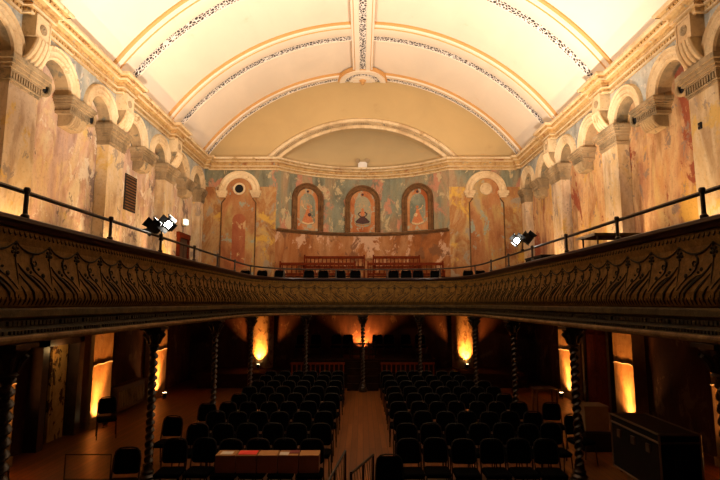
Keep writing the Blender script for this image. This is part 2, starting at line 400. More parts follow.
# path order: hall lies to the right-hand side normal (t.y,-t.x)
left = [(-WF, Y0)]
for P in [6.13-BAY]+PS:
    left += [(-WF, P-.30), (-WF+.2, P-.30), (-WF+.2, P+.30), (-WF, P+.30)]
left += [(-WF, D-.25), (-WF+.2, D-.25), (-WF+.2, D)]
full = left[:-1]+[(-WF+.2, D-.0)]
left_path = left; rear_path = [(-WF+.2, D)]+[(-AH-.02, D)]+AP[1:-1]+[(AH+.02, D)]+[(WF-.2, D)]
right_path = [(-x, y) for x, y in left][::-1]
allp = left_path+rear_path[1:]+right_path[1:]
alln = mitred(allp)
i1 = len(left_path); i2 = i1+len(rear_path)-1
for nm, a, c in (('trim_1', 0, i1), ('trim_2', i1-1, i2), ('trim_3', i2-1, len(allp))):
    b = MB(); sweep(b, allp[a:c], alln[a:c], CP)
    dentils(b, allp[a:c], alln[a:c], .10, .135, ZC+.17, ZC+.235, .05, .085, 0)
    dentils(b, allp[a:c], alln[a:c], .04, .075, ZC-.01, ZC+.05, .07, .11, 0)
    dentils(b, allp[a:c], alln[a:c], .24, .285, ZC+.325, ZC+.385, .10, .14, 0)
    # pale fillets and crown bead
    sweep(b, allp[a:c], alln[a:c], [(.03,ZC-.05),(.06,ZC-.045),(.065,ZC-.01),(.05,ZC)], 1)
    sweep(b, allp[a:c], alln[a:c], [(.20,ZC+.285),(.235,ZC+.29),(.245,ZC+.32),(.24,ZC+.33)], 1)
    b2 = [(.32,ZC+.385),(.345,ZC+.395),(.36,ZC+.43),(.36,ZC+.475),(.32,ZC+.482)]
    sweep(b, allp[a:c], alln[a:c], b2, 1)
    b2 = [(.095,ZC+.08),(.125,ZC+.09),(.125,ZC+.12),(.1,ZC+.13)]
    sweep(b, allp[a:c], alln[a:c], b2, 1)
    struct(b, nm, [M['cornice'], M['mould']])
# apse sill moulding
b = MB(); ap2 = [(-AH+.01, D+.01)]+AP[1:-1]+[(AH-.01, D+.01)]
sweep(b, ap2, mitred(ap2), [(-.01,3.25),(.05,3.27),(.06,3.31),(.12,3.33),(.13,3.39),(.08,3.41),(-.01,3.43)])
struct(b, 'trim_4', [M['nframe']], True)

# ribs of the vault
def rib(name, yc, hw0, hw1, lat=True):
    b = MB()
    prof = [(-hw0-.10, VS+.02), (-hw0-.10, VR+.11), (-hw0-.03, VR+.07), (-hw0, VR+.02), (-hw0+.09, VR+.02), (-hw0+.11, VR-.02), (hw1-.35, VR-.02), (hw1-.32, VR), (hw1-.03, VR), (hw1, VR-.02), (hw1+.03, VR+.03), (hw1+.05, VS+.02)]
    rows = []; n = 64
    for k in range(n+1):
        row = []
        for dy, R in prof:
            a0 = math.acos((ZT-.03-VZ)/R); a = -a0+2*a0*k/n
            row.append((R*math.sin(a), yc+dy, VZ+R*math.cos(a)))
        rows.append(row)
    m = len(prof); R_ = len(rows)
    vs = [p for r in rows for p in r]; start = len(b.v); b.v += vs
    for i in range(R_-1):
        for j in range(m-1):
            mi = 1 if (j <= 1 or j == 4) else 0
            if lat and j == 7: mi = 2
            b.f.append((start+i*m+j, start+i*m+j+1, start+(i+1)*m+j+1, start+(i+1)*m+j)); b.m.append(mi)
    struct(b, name, [M['ribm'], M['ribedge'], M['lattice']], True)
k = 5
for P in PS: rib('trim_%d' % k, P, .5, .5); k += 1
rib('trim_9', D, .42, -.02)
rib('trim_11', 6.13-BAY, .5, .5)
# crown rib
b = MB(); segs = [(Y0, 21.35)]
pr = [(-.46,.16),(-.44,-.01),(-.36,-.01),(-.33,-.05),(-.16,-.05),(-.13,-.02),(.13,-.02),(.16,-.05),(.33,-.05),(.36,-.01),(.44,-.01),(.46,.16)]
def crown(b, y0, y1):
    zc = lambda x: VZ+math.sqrt(VR*VR-x*x)
    st = len(b.v)
    for y in (y0, y1):
        for x, dz in pr: b.v.append((x, y, zc(x)+dz-.03))
    m = len(pr)
    for j in range(m-1):
        b.f.append((st+j, st+j+1, st+m+j+1, st+m+j)); b.m.append(2 if j == 5 else (1 if j in (0,2,8,10) else 0))
for y0, y1 in segs: crown(b, y0, y1)
struct(b, 'trim_10', [M['ribm'], M['ribedge'], M['lattice']])

# half-round ceiling rose at the rear end of the crown rib
zc0 = VZ+VR
rose = thing('ceiling_rose', 'half-round cream plaster ceiling rose with pierced ring above the rear lunette', 'ceiling rose', (0, D-.02, zc0))
def halfring(r0, r1, z0, z1, m=0, b=None, n=28):
    b = b or MB(); rows = []
    for j in range(n+1):
        a = PI+PI*j/n; c, s_ = math.cos(a), math.sin(a)
        dz = lambda r: (math.sqrt(VR*VR-(r*c)**2)-VR)
        rows.append([(r0*c, r0*s_, z1+dz(r0)), (r0*c, r0*s_, z0+dz(r0)), (r1*c, r1*s_, z0+dz(r1)), (r1*c, r1*s_, z1+dz(r1))])
    b.loft(rows, m); return b
b = halfring(.82, 1.08, -.12, .1, 0); halfring(1.06, 1.16, -.06, .1, 1, b)
b.build('outer_ring', [M['ribm'], M['ribedge']], rose, True)
halfring(.60, .82, -.08, .05).build('pierced_ring', M['lattice'], rose, True)
b = halfring(.46, .60, -.12, .05, 0); halfring(0.02, .46, -.15, .0, 0, b)
b.build('centre_boss', [M['ribm'], M['ribedge']], rose, True)
b = MB(); b.lathe([(0.0,-.34),(.05,-.33),(.09,-.28),(.06,-.24),(.13,-.2),(.17,-.15),(.17,-.1)], (0,-.2,0), 16); b.build('pendant', M['ribedge'], rose, True)

# moulded arch round the apse opening
def arc_band(b, half, z_end, apex, w, y0, prof, m=0, n=48):
    pass
b = MB(); rows = []
prof = [(-.02, 0), (-.02, .10), (.10, .10), (.12, .05), (.28, .05), (.30, .12), (.42, .12), (.46, .06), (.50, .0)]   # (radial, forward)
half_a = math.asin(min(.999, 4.35/(OR+.46)))
a_in = math.asin(AH/OR)
n = 56; st = 0
for i in range(n+1):
    t = -1+2*i/n; row = []
    for dr, fy in prof:
        R = OR+dr; amax = math.acos(min(1, max(-1, (ZT-.05-OZ)/R))); a = amax*t
        row.append((R*math.sin(a), D-fy, OZ+R*math.cos(a)))
    rows.append(row)
b.loft(rows, 0)
for i in range(n*2):
    t = -1+2*(i+.5)/(n*2); R = OR+.2; amax = math.acos((ZT-OZ)/R); a = amax*t
    c = Vector((R*math.sin(a), D-.05, OZ+R*math.cos(a))); u = Vector((math.cos(a), 0, -math.sin(a))); w = Vector((math.sin(a), 0, math.cos(a)))
    P = [c-u*.035-w*.05, c+u*.035-w*.05, c+u*.035+w*.05, c-u*.035+w*.05]
    b.prism([tuple(p) for p in P], (0, -.04, 0), 1)
struct(b, 'trim_12', [M['mould'], M['mould_dark']])

# ------------------------------------------------------------------ arcade ornaments (local x = out of the wall)
def bar3(b, o, w, z0, z1, back=-.35, m=0): b.box(back, o, -w/2, w/2, z0, z1, m)
def cap_part(w, h0, h1, d=.17):
    b = MB(); H = h1-h0
    lv = [(0,.02,.10),(.10,.05,.14),(.14,.02,.42),(.42,.05,.50),(.50,.09,.62),(.62,.13,.76),(.76,d,.93),(.93,d-.03,1)]
    for a, o, c in lv: b.box(-.35, o, -w/2-o, w/2+o, h0+a*H, h0+c*H, 0)
    k = int((w+.1)/.075)
    for i in range(k):
        y = -w/2-.02+(w+.04)*i/(k-1)
        b.box(.02, .05, y-.02, y+.02, h0+.18*H, h0+.40*H)
    return b
pil_label = {-1: 'left', 1: 'right'}
PW = .92
pil0 = None; cons0 = None; corb0 = None; arch0 = None; ring0 = None
def make_pilaster(w):
    t = thing('pilaster', '', 'pilaster', group='pilasters of the upper arcade')
    b = MB(); b.box(-.34, 0, -w/2, w/2, 0, 4.55-BF)
    b.build('shaft', M['pil'], t)
    b = MB(); b.box(-.34, .05, -w/2-.05, w/2+.05, 0, .35); b.box(-.34, .03, -w/2-.03, w/2+.03, .35, .42); b.build('plinth', M['pil'], t)
    cap_part(w, 4.5-BF, ZS-BF).build('capital', M['cap'], t)
    return t
def make_console():
    t = thing('console_bracket', '', 'bracket', group='scrolled console brackets under the cornice')
    w = .5; H = ZC+.02-ZS-.02
    # block with side profile
    pr = [(0,.02), (.10,.03), (.20,.14), (.27,.3), (.31,.48), (.31,.52), (0,.52)]
    b = MB(); b.prism([(x, -w/2+.03, z) for x, z in pr], (0, w-.06, 0), 0)
    b.build('scroll', M['mould_dark'], t)
    b = MB()
    for i in range(4):
        y = -w/2+.06+(w-.12)*i/3
        pts = [(x+.012, y*(.9+.25*(1-z/.5)), z) for x, z in [(.06,.02),(.12,.05),(.17,.10),(.21,.16),(.245,.23),(.275,.3),(.30,.38),(.315,.46),(.318,.51)]]
        b.tube(pts, .055, 8)
    b.build('flutes', M['mould'], t, True)
    b = MB(); b.box(0, .30, -w/2, w/2, .52, H); b.box(.30, .315, -w/2, w/2, .52, .56); b.box(.3, .315, -w/2, w/2, H-.04, H)
    b.box(.3, .315, -w/2, -w/2+.04, .56, H-.04); b.box(.3, .315, w/2-.04, w/2, .56, H-.04)
    b.build('block', M['mould'], t)
    r = MB(); zc_ = (.52+H)/2
    r.disc((.30, 0, zc_), (1,0,0), .11, .02, 18)
    for i in range(6):
        a = i*PI/3; r.disc((.315, .06*math.cos(a), zc_+.06*math.sin(a)), (1,0,0), .035, .01, 8, dome=.015)
    r.disc((.315, 0, zc_), (1,0,0), .03, .02, 8, dome=.02)
    r.build('rosette', M['cap'], t, True)
    return t
def make_corbel():
    t = thing('corbel', '', 'corbel', group='corbels carrying the arches')
    w = .8; H = .72
    cap_part(w-.02, .30, H, .17).build('abacus', M['cap'], t)
    b = MB(); pr = [(-.34,.0), (-.12,.02), (-.02,.12), (.02,.24), (.03,.31), (-.34,.31)]
    rows = []
    b.prism([(x, -w/2+.12, z) for x, z in pr], (0, w-.24, 0), 0)
    for i in range(6):
        y = -w/2+.16+(w-.32)*i/5
        b.tube([(-.10, y, .03), (-.01, y, .11), (.03, y, .2), (.045, y, .29)], .035, 6, 1)
    b.build('tongue', [M['cap'], M['mould_dark']], t)
    return t
def make_arch():
    t = thing('blind_arch_moulding', '', 'arch', group='round arch mouldings of the arcade')
    prof = [(RI-.005, -.02), (RI-.005, .05), (RI+.04, .075), (RI+.08, .05), (RI+.11, .05), (RI+.17, .09), (RI+.21, .07), (RI+.25, .07), (RI+.285, .11), (RO, .09), (RO+.01, -.0)]
    n = 28; rows = []
    for i in range(n+1):
        a = PI*i/n; rows.append([(fx, -r*math.cos(a), r*math.sin(a)) for r, fx in prof])
    b = MB(); b.loft(rows, 0); b.build('archivolt', M['mould'], t, True); return t
def make_ring():
    t = thing('round_wall_vent', '', 'vent', group='round vents under the arches')
    b = MB(); b.tube([(.09, .21*math.cos(2*PI*i/20), .22*math.sin(2*PI*i/20)) for i in range(20)], .045, 8, 0, closed=True); b.loft([[(x, .25*math.cos(2*PI*i/20), .25*math.sin(2*PI*i/20)) for i in range(20)] for x in (0, .095)], 0, closed=True)
    b.build('rim', M['mould_dark'], t, True)
    b = MB(); b.disc((.0, 0, 0), (1,0,0), .19, .04, 20); b.build('opening', M['hole'], t); return t
pil0, cons0, corb0, arch0, ring0 = make_pilaster(PW), make_console(), make_corbel(), make_arch(), make_ring()
cornp = make_pilaster(.44)
used = set()
def put(proto, loc, rz, label):
    if proto.name not in used:
        used.add(proto.name); proto.location = loc; proto.rotation_euler = (0,0,rz); proto['label'] = label; return proto
    return fastdup(proto, loc, rz, label)
NTH = ['nearest', 'second', 'third', 'fourth', 'fifth', 'sixth', 'seventh', 'eighth', 'ninth', 'tenth']
for sg in (-1, 1):
    side = 'left' if sg < 0 else 'right'; rz = 0 if sg < 0 else PI
    X = sg*WF
    for i, P in enumerate(PS):
        put(pil0, (X, P, BF), rz, 'cream flaking pilaster on %s gallery wall, %s' % (side, ['cut by the frame', 'first in view from the stage', 'second in view from the stage', 'third, nearest the rear wall'][i]))
        put(cons0, (X, P, ZS), rz, 'fluted console with rosette on %s wall over the %s pilaster from the stage' % (side, NTH[i]))
        put(corb0, (X, P+BAY/2, ZS-.74), rz, 'hanging stone corbel on %s wall between arches, %s from the stage' % (side, NTH[i]))
        for j, q in enumerate((BAY/4, 3*BAY/4)):
            put(arch0, (X, P+q, ZS), rz, 'round cream arch moulding high on %s gallery wall, %s from the stage' % (side, NTH[2*i+j]))
            if not (sg > 0 and i == 2):
                put(ring0, (sg*WR, P+q, ZS-.02), rz, 'round vent on %s gallery wall inside the %s arch from the stage' % (side, NTH[2*i+j]))
    put(cornp, (X, D-.25, BF), rz, 'narrow half pilaster in the %s rear corner of gallery' % side)

# lower piers
pier0 = None
for sg in (-1, 1):
    side = 'left' if sg < 0 else 'right'
    for i, P in enumerate(PS):
        if pier0 is None:
            pier0 = thing('wall_pier', '', 'pier', group='plastered piers below the balcony')
            b = MB(); b.box(-.345, 0, -.52, .52, 0, -.46-FLOOR)
            b.build('shaft', M['pier'], pier0)
            b = MB(); b.box(-.345, .04, -.56, .56, 0, .18); b.build('plinth', M['pier'], pier0)
            b = MB(); b.tube([(.012, -.52, 1.62), (.016, -.3, 1.66), (.012, 0, 1.64), (.016, .25, 1.67), (.012, .52, 1.65)], .015, 5); b.build('cable', M['white'], pier0)
        put(pier0, (sg*WF, P, FLOOR), 0 if sg < 0 else PI, 'plaster pier under the %s balcony, %s from the stage, lit from below' % (side, NTH[i]))

# back wall arched panels
for sg in (-1, 1):
    side = 'left' if sg < 0 else 'right'
    t = thing('arched_wall_panel', 'round-headed plaster panel on rear wall, %s of the apse' % side, 'wall panel', (sg*5.64, D, 0), 0, 'arched panels flanking the apse')
    n = 28; prof = [(.60,0),(.60,.07),(.66,.10),(.70,.07),(.78,.07),(.84,.12),(.93,.10),(.95,0)]
    rows = []
    for i in range(n+1):
        a = PI*i/n; rows.append([(-r*math.cos(a), -f, 5.1+r*math.sin(a)) for r, f in prof])
    b = MB(); b.loft(rows, 0); b.build('archivolt', M['mould'], t, True)
    b = MB()
    for q in (-1, 1):
        xs = sorted((q*.52, q*1.02)); b.box(*xs, -.16, -.002, 4.98, 5.1); xs = sorted((q*.56, q*.98)); b.box(*xs, -.12, -.002, 4.88, 4.98)
        xs = sorted((q*.60, q*.92)); b.box(*xs, -.08, -.002, 4.80, 4.88)
    b.build('impost', M['mould'], t)
    b = MB()
    for i in range(14):
        a0, a1 = PI*i/14, PI*(i+1)/14
    ap = [(-.6*math.cos(PI*i/20), -.012, 5.1+.6*math.sin(PI*i/20)) for i in range(21)]
    shape = [(-.78,-.012,BF+.02), (-.78,-.012,4.55), (-.60,-.012,4.8)]+ap+[(.60,-.012,4.8), (.78,-.012,4.55), (.78,-.012,BF+.02)]
    b.prism(shape, (0, .010, 0), 0)
    b.build('plaster_field', M['niche'], t)
    b = MB(); b.tube([(-.78,-.015,BF+.03), (-.78,-.02,4.55), (-.62,-.02,4.76)], .03, 6); b.tube([(.78,-.015,BF+.03), (.78,-.02,4.55), (.62,-.02,4.76)], .03, 6); b.build('edge_bead', M['nframe'], t, True)
    b = MB(); b.tube([(.24*math.cos(2*PI*i/20), -.04, 5.2+.24*math.sin(2*PI*i/20)) for i in range(20)], .045, 8, closed=True); b.build('vent_rim', M['mould'], t, True)
    b = MB(); b.disc((0,-.013,5.2), (0,-1,0), .23, .008, 20); b.build('vent_opening' if sg < 0 else 'vent_cover', M['hole'] if sg < 0 else M['mould'], t)
    b = MB()
    x = -sg*.15*0-.02 + (.05 if sg < 0 else 0)
    ar = [(x-.30*math.cos(PI*i/14), -.014, 3.75+.3*math.sin(PI*i/14)) for i in range(15)]
    if sg < 0:
        b.prism([(x-.3,-.014,1.6)]+ar+[(x+.3,-.014,1.6)], (0,-.004,0)); b.build('painted_arch', M['redpaint'], t)

# apse murals in arched niches
NW = .86
for idx, (ax, lab) in enumerate(((-2.62, 'mural niche left in the apse, lady in long gown on faded blue'), (0, 'mural niche in the middle of the apse, figure with dark wide skirt'), (2.62, 'mural niche right in the apse, lady in orange gown on faded blue'))):
    y = apse_pt(ax); rz = -math.asin(ax/AR)
    t = thing('mural_niche', lab, 'mural', (ax, y-.10, 3.42), rz, 'arched murals round the apse')
    H = 1.48; n = 24; NW = .86 if ax == 0 else .80
    K = .80; prof = [(NW-.26,.0),(NW-.26,.06),(NW-.2,.09),(NW-.15,.05),(NW-.1,.05),(NW-.05,.10),(NW,.10),(NW,-.12)]
    def ap_row(f, r, zb=0): return [(-r, -f, zb)]+[(-r*math.cos(PI*i/n), -f, H+r*math.sin(PI*i/n)) for i in range(n+1)]+[(r, -f, zb)]
    b = MB(); b.loft([ap_row(f, r) for r, f in prof], 0); b.build('frame', M['nframe'], t, True)
    b = MB(); b.ngon(ap_row(.01, NW-.26, .02)); b.build('painted_border', M['mur_band'], t)
    rr = .40
    b = MB(); b.ngon([(-rr,-.02,.42)]+[(-rr*math.cos(PI*i/n), -.02, H-.18+rr*1.25*math.sin(PI*i/n)) for i in range(n+1)]+[(rr,-.02,.42)]+[(.25,-.02,.3),(0,-.02,.26),(-.25,-.02,.3)]); b.build('painted_field', M['mur_blue'], t)
    def poly(name, pts, mat, y_=-.03):
        b = MB(); b.prism([(x, y_, z*K) for x, z in pts], (0, .008, 0)); return b.build(name, mat, t)
    if idx == 1:
        poly('skirt', [(-.08,1.0),(-.2,.86),(-.36,.68),(-.3,.58),(0,.52),(.3,.58),(.36,.68),(.2,.86),(.08,1.0)], M['figure2'])
        poly('bodice', [(-.07,1.0),(-.12,1.28),(0,1.34),(.12,1.28),(.07,1.0)], M['figure1'])
        b = MB(); 
        for q in (-1,1): b.tube([(q*.1,-.03,K*1.27),(q*.22,-.03,K*1.15),(q*.16,-.03,K*1.03),(q*.06,-.03,K*.98)], .028, 5)
        b.build('arms', M['figure2'], t)
        poly('skirt_hem', [(-.4,.62),(-.34,.5),(0,.42),(.34,.5),(.4,.62),(.3,.54),(0,.48),(-.3,.54)], M['cardtop'])
        b = MB(); b.disc((0,-.022,1.42*K), (0,-1,0), .07, .01, 12); b.build('head', M['figure1'], t)
        b = MB(); b.tube([(-.07,-.02,K*.48),(-.07,-.02,K*.3)], .02, 5); b.tube([(.05,-.02,K*.48),(.05,-.02,K*.3)], .02, 5); b.build('legs', M['figure1'], t)
    else:
        q = 1 if idx == 0 else -1
        poly('gown', [(-.05,1.3),(-.12,1.0),(-.24,.68),(-.3,.5),(0,.4),(.3,.52),(.2,.8),(.1,1.1),(.09,1.3)], M['figure1'])
        poly('gown_hem', [(-.33,.56),(-.27,.42),(0,.34),(.3,.44),(.36,.58),(.2,.5),(0,.44),(-.2,.5)], M['figure3'], -.034)
        b = MB(); b.disc((.02*q,-.022,1.42*K), (0,-1,0), .075, .01, 12); b.build('head', M['figure1'], t)
        b = MB(); b.tube([(-.06*q,-.03,K*1.25),(-.2*q,-.03,K*1.3),(-.28*q,-.03,K*1.5)], .03, 5); b.build('arm', M['figure3'], t)
        b = MB(); b.disc((.09*q,-.032,.95*K), (0,-1,0), .09, .006, 10); b.build('sash', M['figure2'] if idx == 0 else M['figure3'], t)
    b = MB(); b.disc((0,-.02,H+.40), (0,-1,0), .06, .02, 10, dome=.01); b.build('keystone_boss', M['figure2'], t)

# emergency light above the apse cornice
yy = apse_pt(0)-.18
t = thing('emergency_light', 'white twin-lamp emergency light above the apse cornice', 'emergency light', (0, yy, ZT))
MB().box(-.22, .22, -.08, .06, .0, .30).build('housing', M['emerg'], t)
for q in (-1, 1):
    b = MB(); b.tube([(q*.18,-.01,.28),(q*.22,-.03,.36)], .02, 6); b.tube([(q*.24,.04,.37),(q*.24,-.04,.36),(q*.24,-.11,.35)], [.06,.11,.12], 12); o = b.build('lamp_head', M['mould_dark'], t, True)
# small vent grille, doorway, exit lamp, wall box
t = thing('wall_grille', 'tall dark rectangular ventilation grille on left gallery wall', 'grille', (-WR, 15.98, 2.97))
b = MB(); b.box(0, .03, -.4, .4, 0, 1.17); b.build('plate', M['hole'], t)
b = MB(); 
for i in range(12): b.box(.02, .045, -.36, .36, .05+i*.095, .09+i*.095)
b.build('louvres', M['nframe'], t)
t = bpy.data.objects.new('door_1', None); COL.objects.link(t); t.location = (-WR, 20.85, BF); t['kind'] = 'structure'
b = MB(); b.box(0, .12, -.62, -.5, 0, 2.4); b.box(0, .12, .5, .62, 0, 2.4); b.box(0, .14, -.66, .66, 2.4, 2.62); b.build('door_frame', M['wood_red'], t)
b = MB(); b.box(.0, .05, -.5, .5, 0, 2.4); b.box(.05, .07, -.4, -.05, .2, 1.1); b.box(.05, .07, .05, .4, .2, 1.1); b.box(.05, .07, -.4, -.05, 1.25, 2.2); b.box(.05, .07, .05, .4, 1.25, 2.2); b.build('door_leaf', M['door'], t)
t = thing('exit_lamp', 'small glowing white lamp above the doorway at rear of left gallery', 'lamp', (-WR, 20.85, 3.25))
b = MB(); b.box(0, .08, -.2, .2, 0, .3); b.build('housing', M['mould_dark'], t)
b = MB(); b.box(.08, .2, -.15, .15, .05, .27); b.build('lamp_lens', M['exitglow'], t)
t = thing('wall_socket_box', 'small black switch box high on right gallery wall', 'switch', (WF, 10.35, 3.72))
MB().box(-.03, 0, -.05, .05, 0, .14).build('cover', M['hole'], t); MB().box(-.05, -.03, -.02, .02, .05, .09).build('knob', M['alu'], t)

# ------------------------------------------------------------------ balcony
YB = 15.6; BN = 3.4; BW = 4.0; BL = 3.95
def bal_path():
    pts = []
    y = Y0+.1
    while y < YB-.01: pts.append((-BW, y)); y += .5
    n = 60
    for i in range(n+1):
        # even sampling by angle of superellipse
        a = PI-PI*i/n; c, s_ = math.cos(a), math.sin(a)
        r = (abs(c)**BN+abs(s_)**BN)**(-1/BN)
        pts.append((BW*r*c, YB+BL*r*s_))
    k = [(-x, y) for x, y in pts if x == -BW and y < YB][::-1]
    pts = [p for p in pts if not (p[0] > BW-1e-6 and p[1] < YB-1e-6)]
    return pts+k
BPTS = bal_path(); BNR = mitred(BPTS)
cum = [0]
for i in range(1, len(BPTS)): cum.append(cum[-1]+math.dist(BPTS[i], BPTS[i-1]))
LT = cum[-1]
def bal_at(s):
    s = max(0, min(LT-1e-6, s)); lo, hi = 0, len(cum)-1
    while hi-lo > 1:
        mid = (lo+hi)//2
        if cum[mid] <= s: lo = mid
        else: hi = mid
    t = (s-cum[lo])/(cum[hi]-cum[lo]); p = Vector(BPTS[lo]).lerp(Vector(BPTS[hi]), t)
    q = BNR[lo].lerp(BNR[hi], t).normalized(); return p, q
bal = thing('balcony', 'horseshoe balcony with bronze-gold leaf-relief front on twisted columns', 'balcony', (0, 0, 0))
PROF = [(.0,.86),(.025,.82),(.02,.76),(.0,.68),(.005,.55),(.03,.4),(.07,.25),(.095,.14),(.085,.05),(.04,-.03),(.0,-.06)]
def poff(z):
    for (o0, z0), (o1, z1) in zip(PROF, PROF[1:]):
        if z1 <= z <= z0: return o0+(o1-o0)*(z0-z)/(z0-z1)
    return 0
b = MB(); sweep(b, BPTS, BNR, PROF, 0)
def P3(s, z, lift=.0):
    p, q = bal_at(s); o = poff(z)+lift; return (p.x+q.x*o, p.y+q.y*o, z)
MOT = .62
nm = int(LT/2/MOT)
for half in (0, 1):
    for k in range(nm-4):
        def S(u): return LT/2+(k*MOT+MOT-u if half else -(k*MOT+MOT-u))
        def st(pts, r, lift=.006, sides=5):
            r = [q*.72 for q in r] if isinstance(r, list) else r*.8
            b.tube([P3(S(u), z, lift) for u, z in pts], r, sides, 1)
        def ds(u, z, r):
            p, q = bal_at(S(u)); b.disc(P3(S(u), z, -.004), (q.x, q.y, .1), r, .012, 8, 1, dome=.012)
        st([(0,.70),(0,.5),(0,.3),(0,.06)], .008)
        for u, z, r in ((0,.60,.03),(-.045,.585,.02),(.045,.585,.02),(0,.545,.022),(-.035,.63,.018),(.035,.63,.018),(0,.69,.024)): ds(u, z, r)
        st([(.0,.71),(.06,.665),(.13,.628),(.22,.60),(.31,.592),(.40,.60),(.49,.628),(.56,.665),(.62,.71)], [.008,.012,.016,.02,.022,.02,.016,.012,.008])
        for i in range(7):
            u = .045+i*MOT/7
            st([(u-.03,.83),(u-.025,.80),(u+.0,.775),(u+.03,.79)], [.006,.013,.014,.006], .004)
        st([(.31,.57),(.275,.53),(.27,.48),(.30,.445),(.345,.45),(.365,.48),(.345,.51),(.32,.50),(.315,.485)], [.018,.022,.022,.018,.015,.013,.012,.01,.008])
        st([(.28,.46),(.30,.40),(.36,.35),(.43,.31)], [.014,.018,.014,.008])
        ds(.20,.40,.026); ds(.245,.365,.02); ds(.47,.335,.03); ds(.40,.41,.016)
        st([(.03,.46),(.08,.40),(.16,.33),(.26,.27),(.36,.20),(.45,.12),(.50,.03)], [.008,.016,.022,.026,.026,.02,.008])
        st([(.03,.34),(.09,.28),(.17,.21),(.24,.13),(.28,.05),(.30,-.01)], [.007,.015,.022,.024,.018,.007])
        st([(.18,.34),(.27,.32),(.36,.27),(.46,.2),(.54,.12),(.58,.04)], [.006,.012,.018,.018,.014,.006])
        st([(.03,.20),(.07,.15),(.12,.09),(.15,.02)], [.006,.014,.018,.007])
        st([(.36,.36),(.46,.29),(.54,.22),(.60,.16)], [.006,.012,.012,.006])
        for i in range(8):
            u = .04+i*MOT/8
            st([(u,.07),(u+.012,.03),(u+.02,-.02)], [.01,.02,.008], .0, 4)
b.build('front_panel', [M['b_panel'], M['b_orn']], bal, False)
b = MB(); sweep(b, BPTS, BNR, [(-.36,.90),(-.36,.985),(.085,.985),(.11,.97),(.11,.93),(.07,.90),(.05,.86),(-.02,.86)], 0)
b.build('ledge', M['ledge'], bal)
b = MB(); sweep(b, BPTS, BNR, [(.0,-.05),(.09,-.055),(.10,-.075),(.10,-.15),(.08,-.17),(.05,-.19)], 0)
sweep(b, BPTS, BNR, [(.05,-.19),(.06,-.26),(.09,-.30)], 1)
sweep(b, BPTS, BNR, [(.09,-.30),(.10,-.34),(.13,-.36)], 0)
dentils(b, BPTS, BNR, .095, .13, -.345, -.305, .03, .06, 1)
dentils(b, BPTS, BNR, .055, .085, -.25, -.20, .05, .075, 1)
b.build('cornice_moulding', [M['b_mould'], M['b_orn']], bal)
b = MB(); sweep(b, BPTS, BNR, [(.13,-.36),(.15,-.375),(.155,-.40),(.14,-.435),(.10,-.45),(-.10,-.45),(-.14,-.42),(-.2,-.42)], 0)
b.build('bottom_lip', M['b_lip'], bal)
offp = [(p[0]+q.x*-.1, p[1]+q.y*-.1) for p, q in zip(BPTS, BNR)]
outer = [(WR-.005, BPTS[-1][1]), (WR-.005, D-.005), (-WR+.005, D-.005), (-WR+.005, BPTS[0][1])]
apo = [(WR-.005, BPTS[-1][1]), (WR-.005, D-.01), (AH, D-.01)]+[(x, y-.01) for x, y in AP[1:-1][::-1]]+[(-AH, D-.01), (-WR+.005, D-.01), (-WR+.005, BPTS[0][1])]
b = MB(); b.ngon([(x, y, -.425) for x, y in offp+outer]); b.build('soffit', M['soffit'], bal)
b = MB(); b.ngon([(x, y, BF) for x, y in offp+apo]); b.build('deck', M['soffit'], bal)
b = MB(); b.loft([[(x, y, z) for x, y in offp] for z in (BF, .9)]); b.build('inner_lining', M['ledge'], bal)
# seating step in the apse, on the deck
b = MB(); b.box(-3.4, 3.4, 21.9, 22.9, BF+.001, .75); b.build('rear_step', M['soffit'], bal)

# rail
rail = thing('balcony_rail', 'thin dark iron handrail on posts above the balcony ledge', 'handrail', (0, 0, 0))
RPTS = [(p[0]-q.x*.06, p[1]-q.y*.06) for p, q in zip(BPTS, BNR)]
b = MB(); b.tube([(x, y, 1.32) for x, y in RPTS], .028, 8); b.build('handrail', M['iron'], rail, True)
sy = [5.72, 7.69, 9.64, 11.6, 13.5, 15.34, 3.8]
def near_s(x, y):
    best = min(range(len(BPTS)), key=lambda i: math.dist(BPTS[i], (x, y)))
    return cum[best]
pp = []
for y in sy:
    pp += [(-BW+.06, y), (BW-.06, y)]
for x in (-3.0, -1.05, .95, 2.95):
    s_ = min(cum, key=lambda c_: abs(bal_at(c_)[0].x-x)+(0 if bal_at(c_)[0].y > YB+.5 else 9)); p, q = bal_at(s_); pp.append((x, p.y-q.y*.06))
for x, y in pp + [(-3.72, 17.6), (3.72, 17.6)]:
    if abs(x) == 3.72:
        s_ = near_s(x, y); p, q = bal_at(s_); x, y = p.x-q.x*.06, p.y-q.y*.06
    b = MB(); b.lathe([(.0,.0),(.045,0),(.045,.03),(.026,.05),(.024,.295),(.034,.30),(.038,.325),(.034,.352),(.025,.36),(0,.36)], (x, y, .985), 10)
    b.build('post', M['iron'], rail, True)

